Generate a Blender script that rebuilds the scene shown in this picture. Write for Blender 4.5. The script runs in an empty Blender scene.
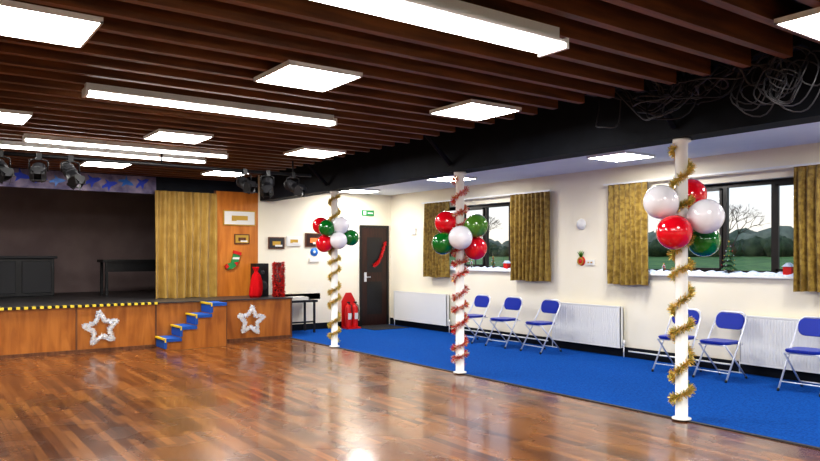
import bpy, math, random
from mathutils import Vector, Matrix
random.seed(7)
S = bpy.context.scene
S.view_settings.view_transform = 'Standard'
try: S.view_settings.look = 'Medium High Contrast'
except Exception as ex:
    print('look', ex)
S.view_settings.exposure = 0.72

# ------------------------------------------------------------ materials
def mat(name, col=(0.8,0.8,0.8), rough=0.6, metal=0.0, emis=None, es=0.0, coat=0.0, spec=0.5, sheen=0.0):
    m = bpy.data.materials.new(name); m.use_nodes = True
    b = m.node_tree.nodes['Principled BSDF']
    b.inputs['Base Color'].default_value = (*col, 1)
    b.inputs['Roughness'].default_value = rough
    b.inputs['Metallic'].default_value = metal
    b.inputs['Specular IOR Level'].default_value = spec
    b.inputs['Coat Weight'].default_value = coat
    b.inputs['Sheen Weight'].default_value = sheen
    if emis:
        b.inputs['Emission Color'].default_value = (*emis, 1)
        b.inputs['Emission Strength'].default_value = es
    return m

def nz(m, c1, c2, scale=(1,1,1), nscale=5.0, detail=4, lo=0.35, hi=0.65, bump=0.0, bscale=None):
    nt = m.node_tree; N = nt.nodes; L = nt.links
    b = N['Principled BSDF']
    tc = N.new('ShaderNodeTexCoord'); mp = N.new('ShaderNodeMapping')
    mp.inputs['Scale'].default_value = scale
    L.new(tc.outputs['Object'], mp.inputs['Vector'])
    n = N.new('ShaderNodeTexNoise'); n.inputs['Scale'].default_value = nscale; n.inputs['Detail'].default_value = detail
    L.new(mp.outputs['Vector'], n.inputs['Vector'])
    r = N.new('ShaderNodeValToRGB')
    r.color_ramp.elements[0].position = lo; r.color_ramp.elements[1].position = hi
    r.color_ramp.elements[0].color = (*c1,1); r.color_ramp.elements[1].color = (*c2,1)
    L.new(n.outputs['Fac'], r.inputs['Fac']); L.new(r.outputs['Color'], b.inputs['Base Color'])
    if bump > 0:
        n2 = N.new('ShaderNodeTexNoise'); n2.inputs['Scale'].default_value = bscale or nscale; n2.inputs['Detail'].default_value = 3
        L.new(mp.outputs['Vector'], n2.inputs['Vector'])
        bp = N.new('ShaderNodeBump'); bp.inputs['Strength'].default_value = bump; bp.inputs['Distance'].default_value = 0.01
        L.new(n2.outputs['Fac'], bp.inputs['Height']); L.new(bp.outputs['Normal'], b.inputs['Normal'])
    return m

M = {}
M['wall'] = nz(mat('cream_wall_paint', rough=0.8), (0.87,0.81,0.65), (0.90,0.84,0.69), nscale=1.5, bump=0.08, bscale=60)
M['whiteceil'] = nz(mat('white_ceiling_paint', rough=0.85), (0.80,0.82,0.86), (0.84,0.86,0.89), nscale=2)
M['black'] = nz(mat('black_paint', rough=0.7, spec=0.25), (0.003,0.005,0.010), (0.007,0.010,0.017), nscale=4)
M['blackobj'] = mat('black_plastic', (0.008,0.008,0.010), 0.45)
M['cable'] = mat('cable_sheath', (0.045,0.045,0.052), 0.4)
M['darkgrey'] = mat('dark_grey', (0.03,0.03,0.035), 0.6)
M['slat'] = nz(mat('ceiling_slat_wood', rough=0.5), (0.095,0.032,0.007), (0.21,0.073,0.015), scale=(0.6,6,6), nscale=3, detail=5)
M['white'] = mat('white_gloss_paint', (0.82,0.82,0.80), 0.35)
M['radiator'] = mat('radiator_enamel', (0.80,0.80,0.78), 0.35)
M['panelglow'] = mat('led_panel_diffuser', (0.9,0.9,0.9), 0.5, emis=(1.0,0.98,0.95), es=26)
M['tubeglow'] = mat('fluorescent_diffuser', (0.9,0.9,0.9), 0.5, emis=(1.0,0.99,0.97), es=7)
M['chrome'] = mat('chair_tube', (0.70,0.72,0.78), 0.3, 0.5)
M['blueplastic'] = mat('chair_blue', (0.002,0.026,0.34), 0.4, coat=0.15)
M['gold_t'] = mat('gold_tinsel', (0.80,0.58,0.16), 0.3, 0.6)
M['red_t'] = mat('red_tinsel', (0.62,0.03,0.02), 0.3, 0.5)
M['green_t'] = mat('green_tinsel', (0.30,0.36,0.07), 0.3, 0.5)
M['silver_t'] = mat('silver_tinsel', (0.9,0.9,0.92), 0.35, 0.3)
M['b_red'] = mat('balloon_red', (0.70,0.005,0.02), 0.12, coat=0.6)
M['b_white'] = mat('balloon_white', (0.84,0.83,0.89), 0.15, coat=0.5)
M['b_green'] = mat('balloon_green', (0.005,0.16,0.02), 0.12, coat=0.6)
M['b_olive'] = mat('balloon_olive', (0.08,0.22,0.03), 0.12, coat=0.6)
M['frame'] = mat('dark_window_frame', (0.012,0.010,0.010), 0.35)
M['stepblue'] = mat('blue_step_carpet', (0.008,0.09,0.40), 0.7)
M['yellow'] = mat('yellow_edging', (0.85,0.60,0.03), 0.5)
M['red'] = mat('red_paint', (0.60,0.010,0.010), 0.4)
M['redfelt'] = mat('red_felt', (0.50,0.008,0.012), 0.9, spec=0.1)
M['green'] = mat('green_paint', (0.02,0.26,0.07), 0.5)
M['bluesign'] = mat('blue_sign', (0.02,0.17,0.60), 0.4)
M['paper'] = mat('paper', (0.80,0.79,0.75), 0.7)
M['goldpaint'] = mat('gold_paint', (0.60,0.38,0.07), 0.35, 0.5)
M['snow'] = nz(mat('snow_wadding', rough=0.95), (0.50,0.62,0.85), (0.78,0.84,0.93), nscale=20, bump=0.4, bscale=40)
M['orange'] = mat('orange_paper', (0.80,0.22,0.05), 0.6)
M['bluepaper'] = mat('blue_paper', (0.02,0.06,0.55), 0.6)
M['frieze'] = nz(mat('frieze_paper', rough=0.8), (0.10,0.09,0.18), (0.32,0.28,0.38), nscale=5)
M['mauve'] = nz(mat('stage_back_wall_paint', rough=0.9), (0.30,0.22,0.22), (0.37,0.28,0.27), nscale=2)
M['stagefloor'] = nz(mat('stage_floor_board', rough=0.4), (0.03,0.028,0.03), (0.06,0.055,0.055), nscale=6)
M['doorwood'] = nz(mat('dark_door_wood', rough=0.4), (0.020,0.006,0.005), (0.04,0.012,0.008), scale=(6,6,.6), nscale=4)
M['brownwood'] = nz(mat('brown_wood', rough=0.45), (0.09,0.03,0.012), (0.18,0.07,0.025), scale=(6,6,.6), nscale=4)

def woodpanel(name, c1, c2, c3):
    m = mat(name, rough=0.32); nt=m.node_tree; N=nt.nodes; L=nt.links; b=N['Principled BSDF']
    tc=N.new('ShaderNodeTexCoord'); mp=N.new('ShaderNodeMapping'); mp.inputs['Scale'].default_value=(3,3,0.5)
    L.new(tc.outputs['Object'],mp.inputs['Vector'])
    n=N.new('ShaderNodeTexNoise'); n.inputs['Scale'].default_value=3; n.inputs['Detail'].default_value=6; n.inputs['Distortion'].default_value=0.6
    L.new(mp.outputs['Vector'],n.inputs['Vector'])
    r=N.new('ShaderNodeValToRGB'); e=r.color_ramp.elements
    e[0].position=0.3; e[0].color=(*c1,1); e[1].position=0.7; e[1].color=(*c3,1)
    k=e.new(0.5); k.color=(*c2,1)
    L.new(n.outputs['Fac'],r.inputs['Fac']); L.new(r.outputs['Color'],b.inputs['Base Color'])
    return m
M['stagewood'] = woodpanel('stage_front_veneer',(0.28,0.088,0.014),(0.40,0.14,0.024),(0.50,0.19,0.036))
M['orangewood'] = woodpanel('proscenium_veneer',(0.46,0.14,0.018),(0.58,0.20,0.03),(0.68,0.26,0.045))

def floor_mat():
    m = mat('polished_strip_floor', rough=0.15, coat=0.45, spec=0.5); nt=m.node_tree; N=nt.nodes; L=nt.links; b=N['Principled BSDF']
    b.inputs['Coat Roughness'].default_value=0.11
    tc=N.new('ShaderNodeTexCoord'); mp=N.new('ShaderNodeMapping'); mp.inputs['Rotation'].default_value=(0,0,math.radians(90))
    L.new(tc.outputs['Object'],mp.inputs['Vector'])
    br=N.new('ShaderNodeTexBrick'); br.offset=0.37; br.offset_frequency=2
    br.inputs['Scale'].default_value=1.0
    br.inputs['Brick Width'].default_value=0.95; br.inputs['Row Height'].default_value=0.075
    br.inputs['Mortar Size'].default_value=0.0018; br.inputs['Mortar Smooth'].default_value=0.3
    br.inputs['Color1'].default_value=(0,0,0,1); br.inputs['Color2'].default_value=(1,1,1,1); br.inputs['Mortar'].default_value=(0,0,0,1)
    L.new(mp.outputs['Vector'],br.inputs['Vector'])
    r=N.new('ShaderNodeValToRGB'); e=r.color_ramp.elements
    e[0].position=0.0; e[0].color=(0.068,0.019,0.004,1); e[1].position=1.0; e[1].color=(0.27,0.100,0.022,1)
    k=e.new(0.45); k.color=(0.150,0.047,0.009,1)
    L.new(br.outputs['Color'],r.inputs['Fac'])
    mp2=N.new('ShaderNodeMapping'); mp2.inputs['Scale'].default_value=(14,1.0,1)
    L.new(tc.outputs['Object'],mp2.inputs['Vector'])
    n=N.new('ShaderNodeTexNoise'); n.inputs['Scale'].default_value=3; n.inputs['Detail'].default_value=6
    L.new(mp2.outputs['Vector'],n.inputs['Vector'])
    mr=N.new('ShaderNodeMapRange'); mr.inputs['From Min'].default_value=0.3; mr.inputs['From Max'].default_value=0.7
    mr.inputs['To Min'].default_value=0.65; mr.inputs['To Max'].default_value=1.3
    L.new(n.outputs['Fac'],mr.inputs['Value'])
    mx=N.new('ShaderNodeVectorMath'); mx.operation='SCALE'
    L.new(r.outputs['Color'],mx.inputs[0]); L.new(mr.outputs['Result'],mx.inputs['Scale'])
    mm=N.new('ShaderNodeMixRGB'); mm.inputs['Color2'].default_value=(0.02,0.007,0.003,1)
    L.new(br.outputs['Fac'],mm.inputs['Fac']); L.new(mx.outputs['Vector'],mm.inputs['Color1'])
    L.new(mm.outputs['Color'],b.inputs['Base Color'])
    n3=N.new('ShaderNodeTexNoise'); n3.inputs['Scale'].default_value=1.6; n3.inputs['Detail'].default_value=5
    L.new(tc.outputs['Object'],n3.inputs['Vector'])
    mr3=N.new('ShaderNodeMapRange'); mr3.inputs['To Min'].default_value=0.16; mr3.inputs['To Max'].default_value=0.38
    L.new(n3.outputs['Fac'],mr3.inputs['Value']); L.new(mr3.outputs['Result'],b.inputs['Roughness'])
    bp=N.new('ShaderNodeBump'); bp.inputs['Strength'].default_value=0.12; bp.inputs['Distance'].default_value=0.004
    L.new(n.outputs['Fac'],bp.inputs['Height']); L.new(bp.outputs['Normal'],b.inputs['Normal'])
    return m
M['floor']=floor_mat()
M['carpet']=nz(mat('blue_carpet', rough=0.95, sheen=0.0, spec=0.1), (0.002,0.048,0.24), (0.006,0.090,0.36), nscale=45, detail=6, bump=0.5, bscale=200)
M['mat']=mat('door_mat_fibre',(0.012,0.012,0.015),0.95)

def curtain_mat(name,c1,c2,ns,bump):
    m=mat(name,rough=0.6,sheen=0.2); nz(m,c1,c2,scale=(1,1,1),nscale=ns,detail=5,lo=0.4,hi=0.6,bump=bump,bscale=60)
    return m
M['curtain']=curtain_mat('gold_brocade',(0.185,0.108,0.011),(0.35,0.235,0.042),16,.3)
M['stagecurtain']=curtain_mat('gold_velvet',(0.32,0.19,0.033),(0.40,0.25,0.052),5,.05)
M['hazard']=mat('hazard_tape',rough=0.5)
def hz():
    nt=M['hazard'].node_tree;N=nt.nodes;L=nt.links;b=N['Principled BSDF']
    tc=N.new('ShaderNodeTexCoord'); w=N.new('ShaderNodeTexWave'); w.wave_type='BANDS'; w.bands_direction='X'
    w.inputs['Scale'].default_value=3.0; w.inputs['Distortion'].default_value=0
    L.new(tc.outputs['Object'],w.inputs['Vector'])
    r=N.new('ShaderNodeValToRGB'); r.color_ramp.interpolation='CONSTANT'
    r.color_ramp.elements[0].color=(0.01,0.01,0.01,1); r.color_ramp.elements[1].position=0.5; r.color_ramp.elements[1].color=(0.8,0.6,0.05,1)
    L.new(w.outputs['Fac'],r.inputs['Fac']); L.new(r.outputs['Color'],b.inputs['Base Color'])
hz()
def glass():
    m=bpy.data.materials.new('window_glass'); m.use_nodes=True; nt=m.node_tree;N=nt.nodes;L=nt.links
    N.remove(N['Principled BSDF']); o=N['Material Output']
    t=N.new('ShaderNodeBsdfTransparent'); g=N.new('ShaderNodeBsdfGlossy'); g.inputs['Roughness'].default_value=0.02
    x=N.new('ShaderNodeMixShader'); x.inputs['Fac'].default_value=0.05
    L.new(t.outputs[0],x.inputs[1]); L.new(g.outputs[0],x.inputs[2]); L.new(x.outputs[0],o.inputs['Surface'])
    return m
M['glass']=glass()
M['grass']=nz(mat('grass',rough=0.9),(0.05,0.13,0.03),(0.12,0.23,0.05),nscale=1.2,detail=6)
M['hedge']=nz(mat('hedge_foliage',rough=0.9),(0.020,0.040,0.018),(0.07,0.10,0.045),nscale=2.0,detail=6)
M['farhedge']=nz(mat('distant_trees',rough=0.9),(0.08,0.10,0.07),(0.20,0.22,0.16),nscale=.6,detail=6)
M['treetoy']=nz(mat('toy_tree_foliage',rough=0.8),(0.01,0.05,0.02),(0.05,0.14,0.06),nscale=30)
M['bark']=mat('bark',(0.09,0.075,0.065),0.9)

# ------------------------------------------------------------ mesh builder
class MB:
    def __init__(s): s.v=[]; s.f=[]; s.m=[]; s.sm=[]; s.mats=[]
    def mi(s,k):
        if k not in s.mats: s.mats.append(k)
        return s.mats.index(k)
    def add(s,vs,fs,k,smooth=False,T=None):
        o=len(s.v); i=s.mi(k)
        for p in vs:
            p=Vector(p)
            if T is not None: p=T@p
            s.v.append(p)
        for f in fs:
            s.f.append([o+a for a in f]); s.m.append(i); s.sm.append(smooth)
    def box(s,x0,x1,y0,y1,z0,z1,k,T=None):
        vs=[(x0,y0,z0),(x1,y0,z0),(x1,y1,z0),(x0,y1,z0),(x0,y0,z1),(x1,y0,z1),(x1,y1,z1),(x0,y1,z1)]
        s.add(vs,[(0,3,2,1),(4,5,6,7),(0,1,5,4),(1,2,6,5),(2,3,7,6),(3,0,4,7)],k,False,T)
    def prism(s,pts,h,k,T=None):
        n=len(pts); vs=[(x,y,0) for x,y in pts]+[(x,y,h) for x,y in pts]
        fs=[tuple(range(n-1,-1,-1)),tuple(range(n,2*n))]+[(i,(i+1)%n,n+(i+1)%n,n+i) for i in range(n)]
        s.add(vs,fs,k,False,T)
    def tube(s,path,r,k,n=8,T=None,cap=True,closed=False):
        P=[Vector(p) for p in path]; m=len(P)
        R=r if isinstance(r,(list,tuple)) else [r]*m
        vs=[];prev=None
        for i,p in enumerate(P):
            if closed: t=(P[(i+1)%m]-P[i-1])
            else: t=(P[min(i+1,m-1)]-P[max(i-1,0)])
            t.normalize()
            if prev is None:
                a=Vector((0,0,1)) if abs(t.z)<0.9 else Vector((1,0,0))
                u=t.cross(a).normalized()
            else:
                u=(prev-t*prev.dot(t)).normalized()
            prev=u; w=t.cross(u)
            for j in range(n):
                A=2*math.pi*j/n; vs.append(p+(u*math.cos(A)+w*math.sin(A))*R[i])
        fs=[]
        for i in range(m if closed else m-1):
            for j in range(n):
                a=i*n+j;b=i*n+(j+1)%n;c=((i+1)%m)*n+(j+1)%n;d=((i+1)%m)*n+j
                fs.append((a,b,c,d))
        if cap and not closed:
            fs.append(tuple(range(n-1,-1,-1))); fs.append(tuple((m-1)*n+j for j in range(n)))
        s.add(vs,fs,k,True,T)
    def lathe(s,prof,k,n=24,T=None):
        vs=[];fs=[];m=len(prof)
        for r,z in prof:
            for j in range(n):
                A=2*math.pi*j/n; vs.append((r*math.cos(A),r*math.sin(A),z))
        for i in range(m-1):
            for j in range(n):
                fs.append((i*n+j,i*n+(j+1)%n,(i+1)*n+(j+1)%n,(i+1)*n+j))
        s.add(vs,fs,k,True,T)
    def obj(s,name,parent=None):
        me=bpy.data.meshes.new(name); me.from_pydata([tuple(v) for v in s.v],[],s.f)
        for k in s.mats: me.materials.append(M[k])
        me.polygons.foreach_set('material_index',s.m); me.polygons.foreach_set('use_smooth',s.sm)
        me.update(); o=bpy.data.objects.new(name,me); S.collection.objects.link(o)
        if parent: o.parent=parent
        return o
def bevel(o,w=0.01,seg=2):
    b=o.modifiers.new('bevel','BEVEL'); b.width=w; b.segments=seg; b.limit_method='ANGLE'; return o
def rot(loc,rz=0,rx=0,ry=0):
    return Matrix.Translation(loc)@Matrix.Rotation(rz,4,'Z')@Matrix.Rotation(ry,4,'Y')@Matrix.Rotation(rx,4,'X')

# ------------------------------------------------------------ room constants
XW=8.75; YB=12.9; ZA=2.83; XL=-3.4; YR=-3.2; XC=5.8; SH=0.72; ZS=2.90
YSB=16.2
b=MB(); b.box(XL,XC,YR,YB,-0.1,0,'floor'); b.obj('floor')
b=MB(); b.box(XC,XW,YR,YB,-0.1,0.006,'carpet'); b.obj('floor_carpet')
b=MB(); b.box(XC-0.02,XC+0.02,YR,11.85,0,0.01,'darkgrey'); b.obj('trim_1')
W=[(8.62,11.22,1.25,2.46),(3.9,6.5,1.25,2.46)]
b=MB()
x0,x1=XW,XW+0.28
b.box(x0,x1,YR,3.9,0,3.3,'wall'); b.box(x0,x1,6.5,8.62,0,3.3,'wall'); b.box(x0,x1,11.22,YB+.2,0,3.3,'wall')
for (a,c,z0,z1) in W:
    b.box(x0,x1,a,c,0,z0,'wall'); b.box(x0,x1,a,c,z1,3.3,'wall')
b.obj('wall_right')
b=MB(); b.box(5.64,XW,YB,YB+0.15,0,3.3,'wall'); b.obj('wall_back')
b=MB(); b.box(XL-.15,XL,YR,YSB+.1,0,3.4,'wall'); b.obj('wall_left')
b=MB(); b.box(XL-.15,XW+.28,YR-.15,YR,0,3.4,'wall'); b.obj('wall_rear')
b=MB(); b.box(XW-0.02,XW,YR,YB,0.006,0.15,'black'); b.obj('baseboard_right')
b=MB(); b.box(5.9,7.93,YB-0.02,YB,0.006,0.13,'black'); b.obj('baseboard_back')
b=MB(); b.tube([(XW-0.05,8.2,0.10),(XW-0.05,10.65,0.10)],0.012,'white'); b.tube([(XW-0.05,5.0,0.10),(XW-0.05,6.6,0.10)],0.012,'white'); b.obj('heating_pipe')
b=MB(); b.box(5.95,XW,YR,YB,ZA,ZA+0.1,'whiteceil'); b.obj('ceiling_aisle')
b=MB(); b.box(XL-.15,XW+.28,YR-.15,YB+.2,3.3,3.4,'black'); b.obj('ceiling')
b=MB(); b.box(5.68,5.95,YR,YB,2.57,3.3,'black'); b.obj('ceiling_edge_beam')
b=MB(); y=YR+0.1
while y<YB-0.1:
    j=random.uniform(-0.006,0.006)
    b.box(XL,5.1+random.uniform(-.03,.03),y+j,y+j+0.065,ZS,ZS+0.16,'slat'); y+=0.31
b.obj('ceiling_slats')
b=MB()
for x in (-2.2,-0.4,1.4,3.2,4.9): b.box(x,x+0.08,YR,YB,ZS+0.16,ZS+0.29,'black')
for yy in (0.6,3.8,7.0,10.2):
    b.box(XL,5.68,yy-0.06,yy+0.06,ZS+0.165,3.3,'black')
    b.tube([(5.05,yy,3.2),(5.66,yy,2.66)],0.03,'black')
b.obj('roof_bearers')
# -------- stage
b=MB(); b.box(XL+.005,5.87,11.9,YB-.005,0,SH,'stagewood'); b.obj('stage_apron')
b=MB(); b.box(XL+.005,5.87,11.86,YB-.001,SH,SH+0.02,'stagefloor'); b.obj('stage_apron_floor')
b=MB()
for i,x in enumerate([ -2.6,-1.4,-0.2,1.0,2.2,3.4,4.6,5.84]):
    b.box(x,x+0.025,11.888,11.9,0.03,SH,'brownwood')
b.box(XL,5.87,11.885,11.9,0,0.05,'brownwood')
b.obj('trim_2')
b=MB(); b.box(XL,3.45,11.85,11.86,SH-0.012,SH+0.024,'hazard'); b.box(XL,3.45,11.86,11.92,SH+0.02,SH+0.024,'hazard'); b.obj('hazard_tape')
b=MB()
b.box(4.78,5.64,YB,YB+0.12,SH+.02,2.72,'orangewood')
b.box(4.76,4.80,YB-0.015,YB+.14,SH+.02,2.72,'brownwood')
b.obj('wall_proscenium')
b=MB(); b.box(XL,5.64,YB,YB+0.12,2.72,3.3,'black'); b.box(XL,4.78,YB,YB+.12,2.62,2.72,'black'); b.obj('wall_proscenium_header')
b=MB(); b.box(XL,3.70,YB-0.02,YB-0.001,2.60,2.90,'frieze')
for i in range(22):
    x=-2.2+i*0.27; z=2.75+random.uniform(-.04,.04); s=random.uniform(1.0,1.3)
    T=Matrix.Translation((x,YB-0.022,z))@Matrix.Rotation(math.pi/2,4,'X')@Matrix.Rotation(random.uniform(-.6,.6),4,'Z')@Matrix.Scale(s,4)
    b.prism([(-.12,.0),(-.04,.035),(-.05,.10),(.0,.04),(.07,.03),(.11,.0),(.06,-.02),(.0,-.03),(-.05,-.09),(-.05,-.02),(-.13,-.03)],0.003,random.choice(['bluepaper','bluepaper','bluepaper','orange','bluesign']),T)
b.obj('bird_frieze')
b=MB(); b.box(XL,7.0,YB,YSB,SH-0.1,SH+.02,'stagefloor'); b.obj('floor_stage')
b=MB(); b.box(XL,7.0,YSB,YSB+.1,SH,3.4,'mauve'); b.obj('wall_stage_back')
b=MB(); b.box(6.0,6.1,YB+.15,YSB,SH+.02,3.3,'black'); b.obj('wall_stage_side')
b=MB(); b.box(XL,7.0,YB+.1,YSB+.1,3.3,3.4,'black'); b.obj('ceiling_stage')

def curtain(name,p0,p1,z0,z1,k,amp=0.035,pleat=0.10,seed=0):
    rnd=random.Random(seed); b=MB()
    p0=Vector(p0);p1=Vector(p1); L=(p1-p0).length; t=(p1-p0)/L; n=Vector((t.y,-t.x))
    nu=int(L/pleat*12); nv=12; ph=[rnd.uniform(0,6) for _ in range(4)]
    for side in (0,1):
        vs=[];fs=[]
        for j in range(nv+1):
            v=j/nv; z=z1+(z0-z1)*v
            for i in range(nu+1):
                u=i/nu*L
                w=math.sin(u/pleat*2*math.pi+0.7*math.sin(u*9+ph[0])+0.3*math.sin(v*3+ph[1]))
                a=amp*(0.55+0.45*v) if v>0.06 else amp*0.35
                off=w*a+0.008*math.sin(u*23+v*5+ph[2]) + side*0.004
                du=0.01*math.sin(v*4+u*7+ph[3])
                q=p0+t*(u+du*(1 if 0<i<nu else 0))+n*off
                vs.append((q.x,q.y,z+0.006*math.sin(u*12)*(v>0.9)))
        for j in range(nv):
            for i in range(nu):
                a=j*(nu+1)+i; fs.append((a,a+1,a+nu+2,a+nu+1))
        b.add(vs,fs,k,True)
    return b.obj(name)
curtain('stage_curtain',(3.66,YB-0.085),(4.78,YB-0.085),SH+0.025,2.66,'stagecurtain',0.060,0.15,1)
b=MB()
b.box(1.2,2.4,15.0,15.6,SH+.02,1.45,'blackobj'); b.box(1.15,2.45,14.95,15.65,1.45,1.5,'darkgrey'); b.box(1.25,1.75,14.98,15.0,.8,1.4,'darkgrey'); b.box(1.85,2.35,14.98,15.0,.8,1.4,'darkgrey')
bevel(b.obj('stage_cabinet'))
b=MB()
b.box(3.1,4.3,14.2,14.7,1.38,1.43,'blackobj')
for x in (3.15,4.22):
    for yy in (14.23,14.63): b.box(x,x+.05,yy,yy+.05,SH+.02,1.38,'blackobj')
b.box(3.2,4.2,14.25,14.28,1.2,1.38,'blackobj')
b.obj('stage_table')
b=MB()
b.box(-0.2,0.7,14.1,14.5,SH+.02,1.9,'blackobj'); b.box(-0.15,0.65,14.08,14.1,.8,1.85,'darkgrey')
bevel(b.obj('stage_flat'))

# steps
b=MB()
for i in range(4):
    xa=3.42+i*0.25; z=0.18*(i+1)
    b.box(xa,xa+0.25,11.40,11.885,0.0,z-0.02,'stagewood')
    b.box(xa-0.02,xa+0.25,11.38,11.885,z-0.02,z+0.005,'stepblue')
    b.box(xa-0.024,xa+0.012,11.38,11.885,z-0.02,z+0.008,'yellow')
    b.box(xa-0.02,xa+0.25,11.370,11.38,z-0.045,z+0.006,'stepblue')
    b.box(xa-0.006,xa,11.40,11.885,z-.16,z-.02,'stepblue')
    b.box(xa-0.03,xa+0.012,11.366,11.372,z-0.15,z+0.008,'stepblue')
    b.box(xa-0.024,xa-0.0,11.364,11.368,z-0.05,z+0.008,'yellow')
b.obj('stage_steps')

def star(name,c,R,rotz=0,sd=1):
    b=MB(); rnd=random.Random(sd); pts=[]
    for i in range(10):
        r=R if i%2==0 else R*0.45; a=math.pi/2+i*math.pi/5+rotz
        pts.append(Vector((c[0]+r*math.cos(a),c[1],c[2]+r*math.sin(a))))
    b.tube(pts,0.014,'silver_t',n=6,closed=True)
    for i in range(10):
        p,q=pts[i],pts[(i+1)%10]
        for k in range(110):
            w=p.lerp(q,rnd.random()); d=Vector((rnd.gauss(0,1),rnd.gauss(0,.35)-0.1,rnd.gauss(0,1))).normalized()*rnd.uniform(.03,.05)
            s=d.cross(Vector((rnd.random(),1,rnd.random()))).normalized()*0.006
            d.y=min(d.y,0.01)
            b.add([w-s,w+s,w+d+s,w+d-s],[(0,1,2,3)],rnd.choice(['silver_t','snow','paper']))
    return b.obj(name)
star('star_decoration',(2.56,11.845,0.37),0.26,0.12,1)
star('star_decoration.001',(5.05,11.845,0.36),0.25,-0.1,2)

# ------------------------------------------------------------ lights
def panel(x,y,z,n):
    b=MB(); h=0.31
    b.box(x-h,x+h,y-h,y+h,z+0.010,z+0.034,'white')
    for (a,c,d,e) in ((-h,h,-h,-h+.015),(-h,h,h-.015,h),(-h,-h+.015,-h,h),(h-.015,h,-h,h)): b.box(x+a,x+c,y+d,y+e,z,z+.010,'white')
    g=h-.015; b.add([(x-g,y-g,z+.004),(x+g,y-g,z+.004),(x+g,y+g,z+.004),(x-g,y+g,z+.004)],[(0,3,2,1)],'panelglow')
    b.obj('led_ceiling_panel' if n==0 else 'led_ceiling_panel.%03d'%n)
n=0
for x,y in ((.68,-1.3),(.68,1.7),(.66,4.74),(.74,8.05),(.7,11.25),(2.56,-1.3),(2.56,1.75),(2.56,4.92),(2.62,8.25),(2.51,11.3),(4.46,-1.3),(4.5,1.84),(4.44,5.12),(4.5,8.45),(4.4,11.4)):
    panel(x,y,ZS-.035,n); n+=1
for x,y in ((7.6,-.3),(7.6,2.85),(7.72,5.98),(7.58,9.35),(7.5,12.2)): panel(x,y,ZA-0.035,n); n+=1
def batten(name,xa,xb,y,w=0.22,z=2.84):
    b=MB(); h=w/2
    b.box(xa,xb,y-h*.45,y+h*.45,z+.015,ZS-.001,'white')
    b.box(xa,xb,y-h,y+h,z+0.0,z+0.015,'white')
    b.box(xa-.012,xa+.01,y-h,y+h,z-.035,z+.03,'white'); b.box(xb-.01,xb+.012,y-h,y+h,z-.035,z+.03,'white')
    for s in (-1,1):
        b.tube([(xa+.02,y+s*h*.6,z-.016),(xb-.02,y+s*h*.6,z-.016)],0.014,'tubeglow',n=10)
    b.obj(name)
batten('fluorescent_light',0.95,3.28,3.05,.24,2.79)
batten('fluorescent_light.001',1.22,3.50,6.2,.16,2.83)
batten('fluorescent_light.002',1.15,3.55,9.15,.08)
batten('fluorescent_light.003',0.6,3.5,9.85,.08,2.84)

b=MB(); yb=9.5; zb=2.70
b.tube([(0.6,yb,zb),(5.0,yb,zb)],0.024,'blackobj')
for x in (0.9,2.8,4.7): b.tube([(x,yb,zb),(x,yb,ZS)],0.012,'blackobj')
def spot(b,x,rz,tilt,s=1.0):
    T=Matrix.Translation((x,yb,zb-0.20*s))@Matrix.Rotation(rz,4,'Z')@Matrix.Rotation(tilt,4,'X')@Matrix.Scale(s,4)
    b.lathe([(0.0,-.16),(.05,-.16),(.075,-.13),(.08,.0),(.085,.10),(.10,.12),(.10,.15),(.085,.15),(.08,.11),(0,.105)],'blackobj',16,T)
    for k in range(4): b.lathe([(.082,-.10+k*.035),(.092,-.095+k*.035),(.082,-.085+k*.035)],'darkgrey',16,T)
    for a in (0,1,2,3):
        Tb=T@Matrix.Rotation(a*math.pi/2,4,'Z')@Matrix.Translation((0.10,0,.15))@Matrix.Rotation(-0.5,4,'Y')
        b.box(-.002,.002,-.08,.08,0,.12,'blackobj',Tb)
    b.tube([(x-.11*s,yb,zb-.2*s),(x-.11*s,yb,zb-.06),(x,yb,zb-.03),(x+.11*s,yb,zb-.06),(x+.11*s,yb,zb-.2*s)],0.010,'blackobj')
    b.box(x-.03,x+.03,yb-.03,yb+.03,zb-.05,zb+.03,'blackobj')
for x,rz,t in ((0.95,.3,2.2),(1.35,-.2,2.0),(1.70,.5,2.4),(3.95,.2,2.0),(4.3,-.5,2.3),(4.7,.4,2.0)): spot(b,x,rz,t,.9)
b.obj('stage_lighting_bar')

# hanging cable tangle
b=MB(); rnd=random.Random(5)
for i in range(34):
    ya=rnd.uniform(2.5,4.3); yc=min(4.6,max(2.4,ya+rnd.uniform(-.9,.9))); x=rnd.uniform(5.17,5.45); sag=rnd.uniform(.05,.36)
    z0=3.0; pts=[]
    for k in range(15):
        t=k/14; pts.append((x+.05*math.sin(t*7+i),ya+(yc-ya)*t+.04*math.sin(t*9+i*2),z0-sag*4*t*(1-t)*(.8+.2*math.sin(i))+.02*math.sin(t*13+i)))
    b.tube(pts,rnd.choice([.005,.007,.009]),rnd.choice(['cable','blackobj','cable']),n=5)
for i in range(14):
    yy=2.68+rnd.uniform(-.3,.35); r=rnd.uniform(.09,.20); x=5.25+rnd.uniform(-.08,.08); zc=2.80+rnd.uniform(-.08,.08)
    b.tube([(x+.03*math.sin(3*a),yy+r*math.cos(a),zc+r*1.1*math.sin(a)) for a in [2*math.pi*k/20 for k in range(20)]],.006,'cable',n=5,closed=True)
b.box(5.25,5.4,2.5,4.5,3.02,3.06,'blackobj'); b.box(5.30,5.35,2.75,2.8,3.06,3.3,'blackobj'); b.box(5.30,5.35,4.3,4.35,3.06,3.3,'blackobj')
for k in range(4): b.box(5.2,5.3,2.9+.3*k,3.0+.3*k,2.93,3.02,'blackobj')
b.obj('cable_bundle')

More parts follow.
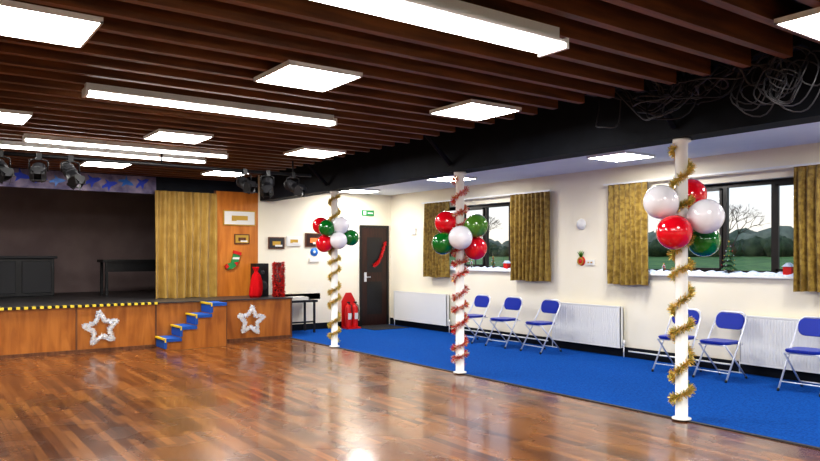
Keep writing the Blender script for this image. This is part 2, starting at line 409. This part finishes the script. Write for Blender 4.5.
# ------------------------------------------------------------ columns
F=Vector((.5835,.8121,0)); R=Vector((.8121,-.5835,0))
COL=[(XC,10.2),(XC,6.98),(XC,3.82)]
TS=[('gold_t','gold_t','green_t',.24,1),('red_t','red_t','gold_t',.205,2),('gold_t','gold_t','green_t',.28,3)]
for i,(cx,cy) in enumerate(COL):
    nm='support_post' if i==0 else 'support_post.%03d'%i
    b=MB(); T=Matrix.Translation((cx,cy,0))
    b.lathe([(0,.012),(.085,.012),(.085,.025),(.055,.03),(.055,2.53),(.08,2.54),(.08,2.568),(0,2.568)],'white',24,T)
    b.obj(nm)
    a,a2,a3,pitch,sd=TS[i]; rnd=random.Random(sd); b=MB()
    core=[]; H0,H1=0.08,2.46; n=int((H1-H0)/pitch*16)
    for k in range(n+1):
        z=H0+(H1-H0)*k/n; th=2*math.pi*(z-H0)/pitch+.6*math.sin(z*5)
        core.append((cx+.068*math.cos(th),cy+.068*math.sin(th),z+.035*math.sin(z*11)))
    b.tube(core,0.004,a,n=5)
    for k in range(6800):
        q=rnd.random()*n; j=min(int(q),n-1); p=Vector(core[j]).lerp(Vector(core[j+1]),q-j)
        out=(p-Vector((cx,cy,p.z))).normalized()
        d=Vector((rnd.gauss(0,1),rnd.gauss(0,1),rnd.gauss(0,1))).normalized()
        if d.dot(out)<0: d-=2*d.dot(out)*out
        d=(d*.9+out*.15)*rnd.uniform(.03,.066)
        s=d.cross(Vector((rnd.gauss(0,1),rnd.gauss(0,1),rnd.gauss(0,1)))).normalized()*.0024
        if p.z+d.z>2.56: d.z=0
        mk=rnd.choice([a,a,a2,a2,a3] if i!=1 else [a,a,a,a,'gold_t','silver_t'])
        b.add([p-s,p+s,p+d+s,p+d-s],[(0,1,2,3)],mk)
    b.obj('tinsel_garland' if i==0 else 'tinsel_garland.%03d'%i)

def balloon(b,c,r,k,dirn):
    d=Vector(dirn).normalized(); q=Vector((0,0,1)).rotation_difference(d).to_matrix().to_4x4()
    prof=[]
    for i in range(19):
        a=math.pi*i/18; z=-math.cos(a); rr=math.sin(a)
        if z<0: z*=1.12; rr*=(1-.10*(-z)**2)
        prof.append((max(rr*r,0.002),z*r))
    prof[0]=(.006,-1.14*r)
    prof=[(.016,-1.14*r-.03),(.008,-1.14*r-.018),(.006,-1.14*r-.008)]+prof[1:]
    b.lathe(prof,k,28,Matrix.Translation(c)@q)
CL=[(0,.140,[(-.23,2.0,-.06,'b_red'),(-.10,1.95,.20,'b_green'),(.12,2.0,.16,'b_white'),(-.15,1.70,.12,'b_red'),(.09,1.75,.22,'b_white'),(.27,1.80,.02,'b_green')]),
    (1,.150,[(-.17,1.93,-.10,'b_red'),(-.22,1.66,.06,'b_green'),(-.01,1.727,.24,'b_white'),(.20,1.88,.10,'b_olive'),(.20,1.60,-.02,'b_red')]),
    (2,.155,[(-.21,1.99,.06,'b_white'),(.14,1.85,.20,'b_white'),(-.14,1.71,.20,'b_red'),(.14,2.07,-.17,'b_red'),(.22,1.64,-.04,'b_green')])]
for i,r,L_ in CL:
    cx,cy=COL[i]; b=MB()
    for dx,z,f,k in L_:
        c=Vector((cx,cy,z))+R*dx-F*f
        anchor=Vector((cx,cy,1.84)); balloon(b,c,r*(.95 if k in('b_green',) else 1),k,c-anchor)
    b.tube([(cx+.057*math.cos(t),cy+.057*math.sin(t),1.84) for t in [k*math.pi/8 for k in range(16)]],.006,'b_white',n=5,closed=True)
    b.obj('balloon_cluster' if i==0 else 'balloon_cluster.%03d'%i)

# ------------------------------------------------------------ windows
for wi,(ya,yc,z0,z1) in enumerate(W):
    b=MB(); xf=XW+.14
    b.box(xf-.03,xf+.03,ya,yc,z0,z0+.06,'frame'); b.box(xf-.03,xf+.03,ya,yc,z1-.06,z1,'frame')
    nP=4; w=(yc-ya)/nP
    for k in range(nP+1):
        y=ya+w*k; a=max(ya,y-.03); c=min(yc,y+.03)
        b.box(xf-.03,xf+.03,a,c,z0+.06,z1-.06,'frame')
    for k in range(nP):
        y0=ya+w*k+.03; y1=y0+w-.06
        if k%2==0:
            b.box(xf-.045,xf-.01,y0,y0+.035,z0+.06,z1-.06,'frame'); b.box(xf-.045,xf-.01,y1-.035,y1,z0+.06,z1-.06,'frame')
            b.box(xf-.045,xf-.01,y0,y1,z0+.06,z0+.09,'frame'); b.box(xf-.045,xf-.01,y0,y1,z1-.09,z1-.06,'frame')
    b.add([(xf,ya+.03,z0+.05),(xf,yc-.03,z0+.05),(xf,yc-.03,z1-.05),(xf,ya+.03,z1-.05)],[(0,1,2,3)],'glass')
    b.obj('window_%d'%(wi+1))
    b=MB(); b.box(XW-.05,XW+.105,ya-.04,yc+.04,z0-.03,z0,'white'); bevel(b.obj('trim_%d'%(3+wi)),.008)
    rnd=random.Random(wi+20); b=MB(); nn=60; vs=[];fs=[]
    for i in range(nn+1):
        y=ya+.05+(yc-ya-.1)*i/nn; h=.02+.02*abs(math.sin(i*.7))+rnd.uniform(0,.012)
        vs+= [(XW-.045,y,z0),(XW-.04,y,z0+h*.6),(XW+.01,y,z0+h),(XW+.06,y,z0+h*1.3)]
    for i in range(nn):
        for k in range(3): fs.append((4*i+k,4*i+4+k,4*i+5+k,4*i+1+k))
    b.add(vs,fs,'snow',True)
    def tree(y,h,k='b_green'):
        T=Matrix.Translation((XW+.01,y,z0+.02))
        b.lathe([(.012,0),(.012,.05)],'bark',8,T)
        for q in range(6):
            za=.05+(h-.05)*q/6; zb=.05+(h-.05)*(q+1.35)/6; rr=h*.27*(1-q/6.3)
            vs=[];N_=14
            for j in range(N_):
                A=2*math.pi*j/N_+q*.3; R_=rr*(1 if j%2 else .68); vs.append((R_*math.cos(A)*.8,R_*math.sin(A),za))
            vs.append((0,0,min(zb,h))); b.add(vs,[(j,(j+1)%N_,N_) for j in range(N_)],k,False,T)
            for j in range(0,N_,3):
                p=vs[j]; b.lathe([(0,-.008),(.008,0),(0,.008)],rnd.choice(['snow','red','goldpaint']),6,T@Matrix.Translation(p))
        b.lathe([(0,-.014),(.014,0),(0,.014)],'goldpaint',6,T@Matrix.Translation((0,0,h)))
    def house(y,s,k):
        b.box(XW-.02,XW+.06,y-s/2,y+s/2,z0+.02,z0+.04+s*.8,k)
        T=Matrix.Translation((XW-.03,y,z0+.04+s*.8))@Matrix.Rotation(math.pi/2,4,'Z')@Matrix.Rotation(math.pi/2,4,'X')
        b.prism([(-s*.65,0),(s*.65,0),(0,s*.5)],.1,'snow',T)
    if wi==1:
        tree(5.08,.42,'treetoy'); house(4.32,.10,'red'); tree(6.05,.12,'treetoy')
    else:
        tree(9.6,.22,'treetoy'); house(9.25,.10,'red'); tree(10.2,.14,'treetoy')
    b.obj('christmas_sill_display' if wi==0 else 'christmas_sill_display.001')

for i,(a,c) in enumerate([(10.74,11.52),(8.12,9.02),(6.22,6.94),(3.33,4.19)]):
    curtain('window_curtain' if i==0 else 'window_curtain.%03d'%i,(XW-.11,a),(XW-.11,c),1.08,2.56,'curtain',0.042,0.10,i+3)
for i,(a,c) in enumerate([(8.1,11.6),(3.3,7.0)]):
    b=MB(); b.box(XW-.13,XW-.09,a,c,2.56,2.585,'white')
    for y in (a+.1,(a+c)/2,c-.1): b.box(XW-.1,XW,y,y+.03,2.565,2.58,'white')
    b.obj('curtain_rail' if i==0 else 'curtain_rail.001')

def radiator(name,ya,yc,z0=.14,z1=.75):
    b=MB(); xb=XW-.04
    b.box(xb-.075,xb-.06,ya,yc,z0,z1,'radiator'); b.box(xb-.012,xb,ya,yc,z0,z1,'radiator')
    b.box(xb-.075,xb,ya,ya+.008,z0,z1,'radiator'); b.box(xb-.075,xb,yc-.008,yc,z0,z1,'radiator')
    y=ya+.03
    while y<yc-.05:
        b.box(xb-.080,xb-.075,y,y+.020,z0+.03,z1-.03,'radiator')
        b.box(xb-.06,xb-.012,y,y+.006,z1-.012,z1,'radiator'); y+=.036
    b.box(xb-.08,xb-.070,ya,yc,z1-.015,z1+.003,'radiator'); b.box(xb-.08,xb-.070,ya,yc,z0-.003,z0+.015,'radiator')
    for y in (ya+.2,yc-.2): b.box(xb,XW-.001,y,y+.03,z0+.1,z1-.1,'white')
    b.tube([(xb-.03,ya-.03,z0+.04),(xb-.03,ya-.03,.006)],.009,'white'); b.tube([(xb-.03,ya-.03,z0+.04),(xb-.03,ya,z0+.04)],.012,'white')
    b.tube([(xb-.03,yc+.03,z0+.04),(xb-.03,yc+.03,.006)],.009,'white'); b.tube([(xb-.03,yc+.03,z0+.04),(xb-.03,yc,z0+.04)],.012,'white')
    b.lathe([(0,0),(.02,0),(.022,.05),(.015,.07),(0,.072)],'white',12,Matrix.Translation((xb-.03,ya-.03,z0+.05)))
    b.obj(name)
radiator('radiator',10.8,12.62); radiator('radiator.001',6.70,8.05); radiator('radiator.002',3.3,4.86)

# ------------------------------------------------------------ chairs
def rrect(w,h,r,n=5):
    pts=[]
    for cx,cy,a0 in ((w/2-r,h/2-r,0),(-w/2+r,h/2-r,90),(-w/2+r,-h/2+r,180),(w/2-r,-h/2+r,270)):
        for k in range(n+1):
            a=math.radians(a0+90*k/n); pts.append((cx+r*math.cos(a),cy+r*math.sin(a)))
    return pts
def chair(name,x,y,ang):
    b=MB(); T=rot((x,y,.006),ang); hw=.20
    def A(t): return (-.235+ t*.455, .80-t*.79)
    bx,bz=A(0); fx,fz=A(1)
    path=[(fx,-hw-.02,fz),( -.06,-hw-.01,.46),(bx+.03,-hw,.70),(bx+.005,-hw+.02,.77),(bx,-hw+.07,.80),(bx,hw-.07,.80),(bx+.005,hw-.02,.77),(bx+.03,hw,.70),(-.06,hw+.01,.46),(fx,hw+.02,fz)]
    b.tube(path,.0115,'chrome',8,T)
    w2=hw-.022
    b.tube([(.17,-w2,.425),(-.26,-w2,.01)],.0105,'chrome',8,T); b.tube([(.17,w2,.425),(-.26,w2,.01)],.0105,'chrome',8,T)
    b.tube([(.17,-w2,.425),(.17,w2,.425)],.009,'chrome',8,T)
    b.tube([(-.20,-w2,.068),(-.20,w2,.068)],.008,'chrome',8,T); b.tube([(.17,-hw-.01,.10),(.17,hw+.01,.10)],.008,'chrome',8,T)
    for s in (-1,1):
        b.tube([(fx,s*(hw+.02),.03),(fx+.004,s*(hw+.02),0.0)],.015,'blackobj',8,T); b.tube([(-.243,s*w2,.03),(-.26,s*w2,0.0)],.014,'blackobj',8,T)
        b.tube([(-.16,s*(hw-.005),.43),(-.05,s*(hw-.004),.43)],.007,'chrome',6,T)
    for sc,z0,h in ((.97,.432,.012),(1.0,.444,.014),(.95,.458,.008)):
        b.prism([(px*sc,py*sc) for px,py in rrect(.37,.38,.09)],h,'blueplastic',T@Matrix.Translation((.015,0,z0)))
    for sc,z0,h in ((.96,-.012,.010),(1.0,-.002,.014),(.94,.012,.007)):
        Tb=T@Matrix.Translation((bx+.035,0,.69))@Matrix.Rotation(math.radians(-100)+math.pi,4,'Y')@Matrix.Rotation(math.pi/2,4,'Z')
        b.prism([(px*sc,py*sc) for px,py in rrect(.375,.20,.08)],h,'blueplastic',Tb@Matrix.Translation((0,0,z0)))
    b.obj(name)
CH=[(9.43,.0),(8.64,.05),(7.82,-.04),(5.42,.06),(4.83,-.05),(3.80,.03)]
for i,(y,da) in enumerate(CH):
    chair('folding_chair' if i==0 else 'folding_chair.%03d'%i,8.14,y,math.pi+da)

# ------------------------------------------------------------ door on back wall
b=MB(); dx0,dx1,dz=8.0,8.62,2.10; YD=YB-.001
b.box(dx0-.06,dx0,YB-.03,YD,.006,dz+.06,'frame'); b.box(dx1,dx1+.06,YB-.03,YD,.006,dz+.06,'frame'); b.box(dx0,dx1,YB-.03,YD,dz,dz+.06,'frame')
b.box(dx0,dx1,YB-.02,YB-.001,.012,dz,'doorwood')
for (a,c,e,f) in ((.12,.50,1.15,1.9),(.12,.50,.25,.95)):
    b.box(dx0+a,dx0+c,YB-.024,YB-.019,e,f,'blackobj')
b.tube([(dx0+.08,YB-.02,1.05),(dx0+.08,YB-.07,1.05),(dx0+.18,YB-.07,1.05)],.01,'chrome')
b.box(dx0+.05,dx0+.11,YB-.026,YB-.02,.95,1.15,'chrome')
b.obj('door_1')
b=MB(); rnd=random.Random(3)
for k in range(700):
    t=rnd.random(); p=Vector((dx1-.35+.3*t,YB-.05,1.30+.50*t*t)); d=Vector((rnd.gauss(0,1),-abs(rnd.gauss(0,.4)),rnd.gauss(0,1))).normalized()*rnd.uniform(.02,.05)
    s=d.cross(Vector((rnd.random(),1,.3))).normalized()*.004; b.add([p-s,p+s,p+d+s,p+d-s],[(0,1,2,3)],'red')
b.obj('door_tinsel')
b=MB(); b.box(7.75,8.6,12.0,12.85,.006,.014,'mat'); b.obj('door_mat')
b=MB(); b.box(8.0,8.3,YB-.02,YB,2.36,2.48,'green'); b.box(8.03,8.10,YB-.023,YB-.02,2.38,2.46,'paper'); b.box(8.14,8.27,YB-.023,YB-.02,2.405,2.435,'paper'); b.obj('exit_sign')

def back_px(px,py):
    u=(px-410)/710; d=YB/(.8121-.5835*u); return d*(.5835+.8121*u), 1.5+(256-py)*d/710
def picture(name,px0,px1,py0,py1,fk,inner,extra=None):
    xa,z1=back_px(px0,py0); xb,z0=back_px(px1,py1); b=MB()
    b.box(xa,xb,YB-.025,YB-.002,z0,z1,fk); t=.02
    b.box(xa+t,xb-t,YB-.028,YB-.025,z0+t,z1-t,inner)
    if extra:
        w=(xb-xa); h=(z1-z0)
        b.box(xa+w*.25,xb-w*.25,YB-.031,YB-.028,z0+h*.3,z1-h*.35,extra)
        b.box(xa+w*.4,xb-w*.15,YB-.033,YB-.031,z0+h*.2,z0+h*.35,'paper')
    b.obj(name)
picture('framed_picture',268,284,237,249,'brownwood','darkgrey','goldpaint')
picture('notice_board',286,301,236,246,'paper','paper','goldpaint')
picture('framed_picture.001',305,323,233,247,'brownwood','doorwood','orange')
picture('paper_notice',223,255,210,226,'goldpaint','paper','goldpaint')
picture('hall_sign',234,249,234,244,'brownwood','goldpaint','brownwood')
picture('small_notice',309,319,258,262,'paper','paper')
b=MB(); x,z=back_px(314,252); T=Matrix.Translation((x,YB-.002,z))@Matrix.Rotation(math.pi/2,4,'X')
b.lathe([(0,.01),(.085,.01),(.085,0)],'bluesign',24,T); b.lathe([(0,.013),(.03,.013),(.03,.01)],'paper',16,T); b.obj('safety_sign')
b=MB(); x,z=back_px(234,261)
T=Matrix.Translation((x,YB-.03,z))@Matrix.Rotation(math.pi/2,4,'X')@Matrix.Rotation(-.25,4,'Z')
b.prism([(-.06,.16),(.07,.16),(.07,.0),(.05,-.08),(-.02,-.16),(-.13,-.19),(-.17,-.14),(-.14,-.09),(-.07,-.05)],.025,'green',T)
b.prism([(-.075,.13),(.085,.13),(.085,.19),(-.075,.19)],.035,'red',T)
b.prism([(-.13,-.19),(-.17,-.14),(-.14,-.09),(-.08,-.13)],.032,'red',T); b.prism([(.07,.0),(.05,-.08),(-.01,-.03)],.032,'red',T)
b.prism([(-.06,.02),(.07,.05),(.07,.09),(-.06,.06)],.03,'paper',T)
b.obj('christmas_stocking')
z=SH+.02
b=MB(); b.box(5.42,5.66,12.45,12.75,z,z+.62,'blackobj'); b.lathe([(0,.004),(.06,.012),(.09,.006),(.095,0)],'darkgrey',20,Matrix.Translation((5.54,12.45,z+.2))@Matrix.Rotation(math.pi/2,4,'X')); b.lathe([(0,.004),(.03,.01),(.04,0)],'darkgrey',16,Matrix.Translation((5.54,12.45,z+.45))@Matrix.Rotation(math.pi/2,4,'X')); bevel(b.obj('loudspeaker'),.012)
b=MB(); vs=[];fs=[]; prof=[(0,0),(.10,0),(.125,.05),(.12,.16),(.10,.30),(.075,.40),(.035,.46),(.03,.48),(.055,.54),(.06,.56),(0,.55)]
for r_,z_ in prof:
    for j in range(24):
        A=2*math.pi*j/24; q=r_*(1+.13*math.sin(A*4+z_*6)+.06*math.sin(A*7)); vs.append((5.30+q*math.cos(A)+.03*math.sin(z_*5),12.25+q*math.sin(A)*.8,z+z_))
for i in range(len(prof)-1):
    for j in range(24): fs.append((i*24+j,i*24+(j+1)%24,(i+1)*24+(j+1)%24,(i+1)*24+j))
b.add(vs,fs,'redfelt',True)
b.obj('santa_sack')
b=MB(); T=Matrix.Translation((5.72,12.15,z)); b.lathe([(0,0),(.09,0),(.09,.64),(0,.64)],'blackobj',20,T); rnd=random.Random(11)
for k in range(2600):
    th=rnd.uniform(0,6.283); h=rnd.uniform(.0,.64); p=Vector((5.72+.09*math.cos(th),12.15+.09*math.sin(th),z+h)); o=Vector((math.cos(th),math.sin(th),0))
    d=(Vector((rnd.gauss(0,1),rnd.gauss(0,1),rnd.gauss(0,1))).normalized()+o*.4)*rnd.uniform(.015,.035); d.z=max(d.z,-h)
    s=d.cross(Vector((rnd.random(),1,.3))).normalized()*.004; b.add([p-s,p+s,p+d+s,p+d-s],[(0,1,2,3)],rnd.choice(['red_t','red_t','red_t','red']))
b.obj('red_tinsel_tower')
b=MB(); b.box(6.05,6.65,12.35,12.85,.60,.64,'blackobj')
for x in (6.08,6.58):
    for yy in (12.38,12.78): b.box(x,x+.035,yy,yy+.035,.006,.60,'blackobj')
b.box(6.08,6.61,12.39,12.41,.2,.23,'blackobj'); b.box(6.15,6.5,12.45,12.75,.64,.70,'paper')
b.obj('side_table')
b=MB(); X0=7.56; Y0=12.62
b.box(X0-.16,X0+.16,Y0-.15,Y0+.1,.006,.04,'red')
T=Matrix.Translation((X0,Y0+.1,.02))@Matrix.Rotation(math.pi/2,4,'X')
b.prism([(-.16,0),(.16,0),(.16,.55),(.06,.72),(-.06,.72),(-.16,.55)],.02,'red',T)
for s in (-1,1):
    T=Matrix.Translation((X0+s*.078,Y0-.03,.04))
    b.lathe([(0,0),(.068,0),(.07,.02),(.07,.38),(.05,.44),(.02,.46),(.02,.49),(0,.49)],'red',20,T)
    b.box(X0+s*.078-.01,X0+s*.078+.01,Y0-.10,Y0+.0,.53,.56,'blackobj')
    b.tube([(X0+s*.078,Y0-.05,.53),(X0+s*.078+.04,Y0-.1,.48),(X0+s*.078+.05,Y0-.11,.3),(X0+s*.078+.04,Y0-.11,.2)],.009,'blackobj')
    b.box(X0+s*.078-.04,X0+s*.078+.04,Y0-.104,Y0-.095,.2,.33,'paper')
b.obj('fire_extinguisher_stand')
def ontoR(y,z): return Matrix.Translation((XW,y,z))@Matrix.Rotation(-math.pi/2,4,'Y')
b=MB(); b.lathe([(0,.05),(.05,.045),(.085,.02),(.09,0)],'white',24,ontoR(7.53,2.0)); b.obj('smoke_alarm')
b=MB(); T=ontoR(7.53,1.42); b.lathe([(0,.03),(.05,.025),(.075,.0)],'red',20,T)
for k in range(10):
    a=k*.628; b.prism([(0,.0),(.012,.02),(0,.05),(-.012,.02)],.006,'goldpaint',T@Matrix.Translation((.045*math.cos(a),.045*math.sin(a),.028))@Matrix.Rotation(a,4,'Z'))
for a in (-.6,-.25,0.05,.35,.7):
    b.prism([(-.015,0),(.015,0),(0,.11)],.008,'b_olive',T@Matrix.Translation((.06,0,.01))@Matrix.Rotation(a-math.pi/2,4,'Z'))
b.obj('wall_ornament')
b=MB(); b.box(XW-.02,XW,7.27,7.42,1.36,1.44,'white'); b.box(XW-.026,XW-.02,7.30,7.33,1.39,1.41,'goldpaint'); b.box(XW-.026,XW-.02,7.36,7.39,1.39,1.41,'goldpaint'); b.obj('wall_switch')
b=MB(); b.box(XW-.03,XW,11.95,12.1,1.95,2.08,'white'); b.box(XW-.035,XW-.03,11.98,12.07,1.98,2.05,'radiator'); b.obj('thermostat')

# ------------------------------------------------------------ outdoors
b=MB()
b.add([(XW+.3,-60,-.2),(14,-60,-.2),(44,-60,1.5),(160,-60,2.5),(XW+.3,140,-.2),(14,140,-.2),(44,140,1.5),(160,140,2.5)],[(0,1,5,4),(1,2,6,5),(2,3,7,6)],'grass')
b.obj('ground_lawn')
rnd=random.Random(9)
def blob(b,c,r,k):
    nu,nv=12,8; vs=[]
    for j in range(nv+1):
        p=math.pi*j/nv
        for i in range(nu):
            a=2*math.pi*i/nu; q=r*rnd.uniform(.8,1.15)
            vs.append((c[0]+q*math.sin(p)*math.cos(a),c[1]+q*math.sin(p)*math.sin(a),c[2]+q*.8*math.cos(p)))
    fs=[(j*nu+i,(j+1)*nu+i,(j+1)*nu+(i+1)%nu,j*nu+(i+1)%nu) for j in range(nv) for i in range(nu)]
    b.add(vs,fs,k,True)
b=MB()
for i in range(110): blob(b,(44+rnd.uniform(-.5,.5),-5+i*.9,1.7+rnd.uniform(0,.35)),rnd.uniform(.7,1.0),'hedge')
b.obj('hedge')
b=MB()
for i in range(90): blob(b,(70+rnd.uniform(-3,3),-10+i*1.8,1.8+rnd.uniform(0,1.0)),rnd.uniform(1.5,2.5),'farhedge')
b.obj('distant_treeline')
for ti,(tx,ty,H) in enumerate([(29,16.8,4.2),(30,26,4.5),(33,38,5),(31,20.2,4)]):
    b=MB(); z0=(tx-14)*1.7/30-.25
    def branch(p,d,L,r,dep):
        q=p+d*L; b.tube([p,p.lerp(q,.5)+Vector((rnd.uniform(-.05,.05),)*3),q],[r,r*.8,r*.6],'bark',n=5)
        if dep>0:
            for _ in range(3):
                nd=(d+Vector((rnd.gauss(0,.5),rnd.gauss(0,.5),rnd.gauss(.05,.3)))).normalized(); branch(q,nd,L*.7,r*.6,dep-1)
    branch(Vector((tx,ty,z0)),Vector((0,0,1)),H*.27,.06,5)
    b.obj('bare_tree' if ti==0 else 'bare_tree.%03d'%ti)

w=bpy.data.worlds.new('overcast_sky'); S.world=w; w.use_nodes=True; N=w.node_tree.nodes; L=w.node_tree.links
bg=N['Background']; tc=N.new('ShaderNodeTexCoord'); sp=N.new('ShaderNodeSeparateXYZ'); L.new(tc.outputs['Generated'],sp.inputs[0])
r=N.new('ShaderNodeValToRGB'); e=r.color_ramp.elements; e[0].position=0.0; e[0].color=(1,.88,.68,1); e[1].position=.5; e[1].color=(.55,.70,.95,1)
k=e.new(.10); k.color=(.72,.82,.95,1)
L.new(sp.outputs['Z'],r.inputs['Fac']); L.new(r.outputs['Color'],bg.inputs['Color']); bg.inputs['Strength'].default_value=0.70

cd=bpy.data.cameras.new('camera'); cam=bpy.data.objects.new('camera',cd); S.collection.objects.link(cam)
cam.location=(0,0,1.5); cam.rotation_euler=(math.pi/2,0,-math.radians(35.7))
cd.sensor_width=36; cd.lens=710/820*36; cd.shift_y=25.5/820; cd.clip_start=.05; cd.clip_end=300
S.camera=cam
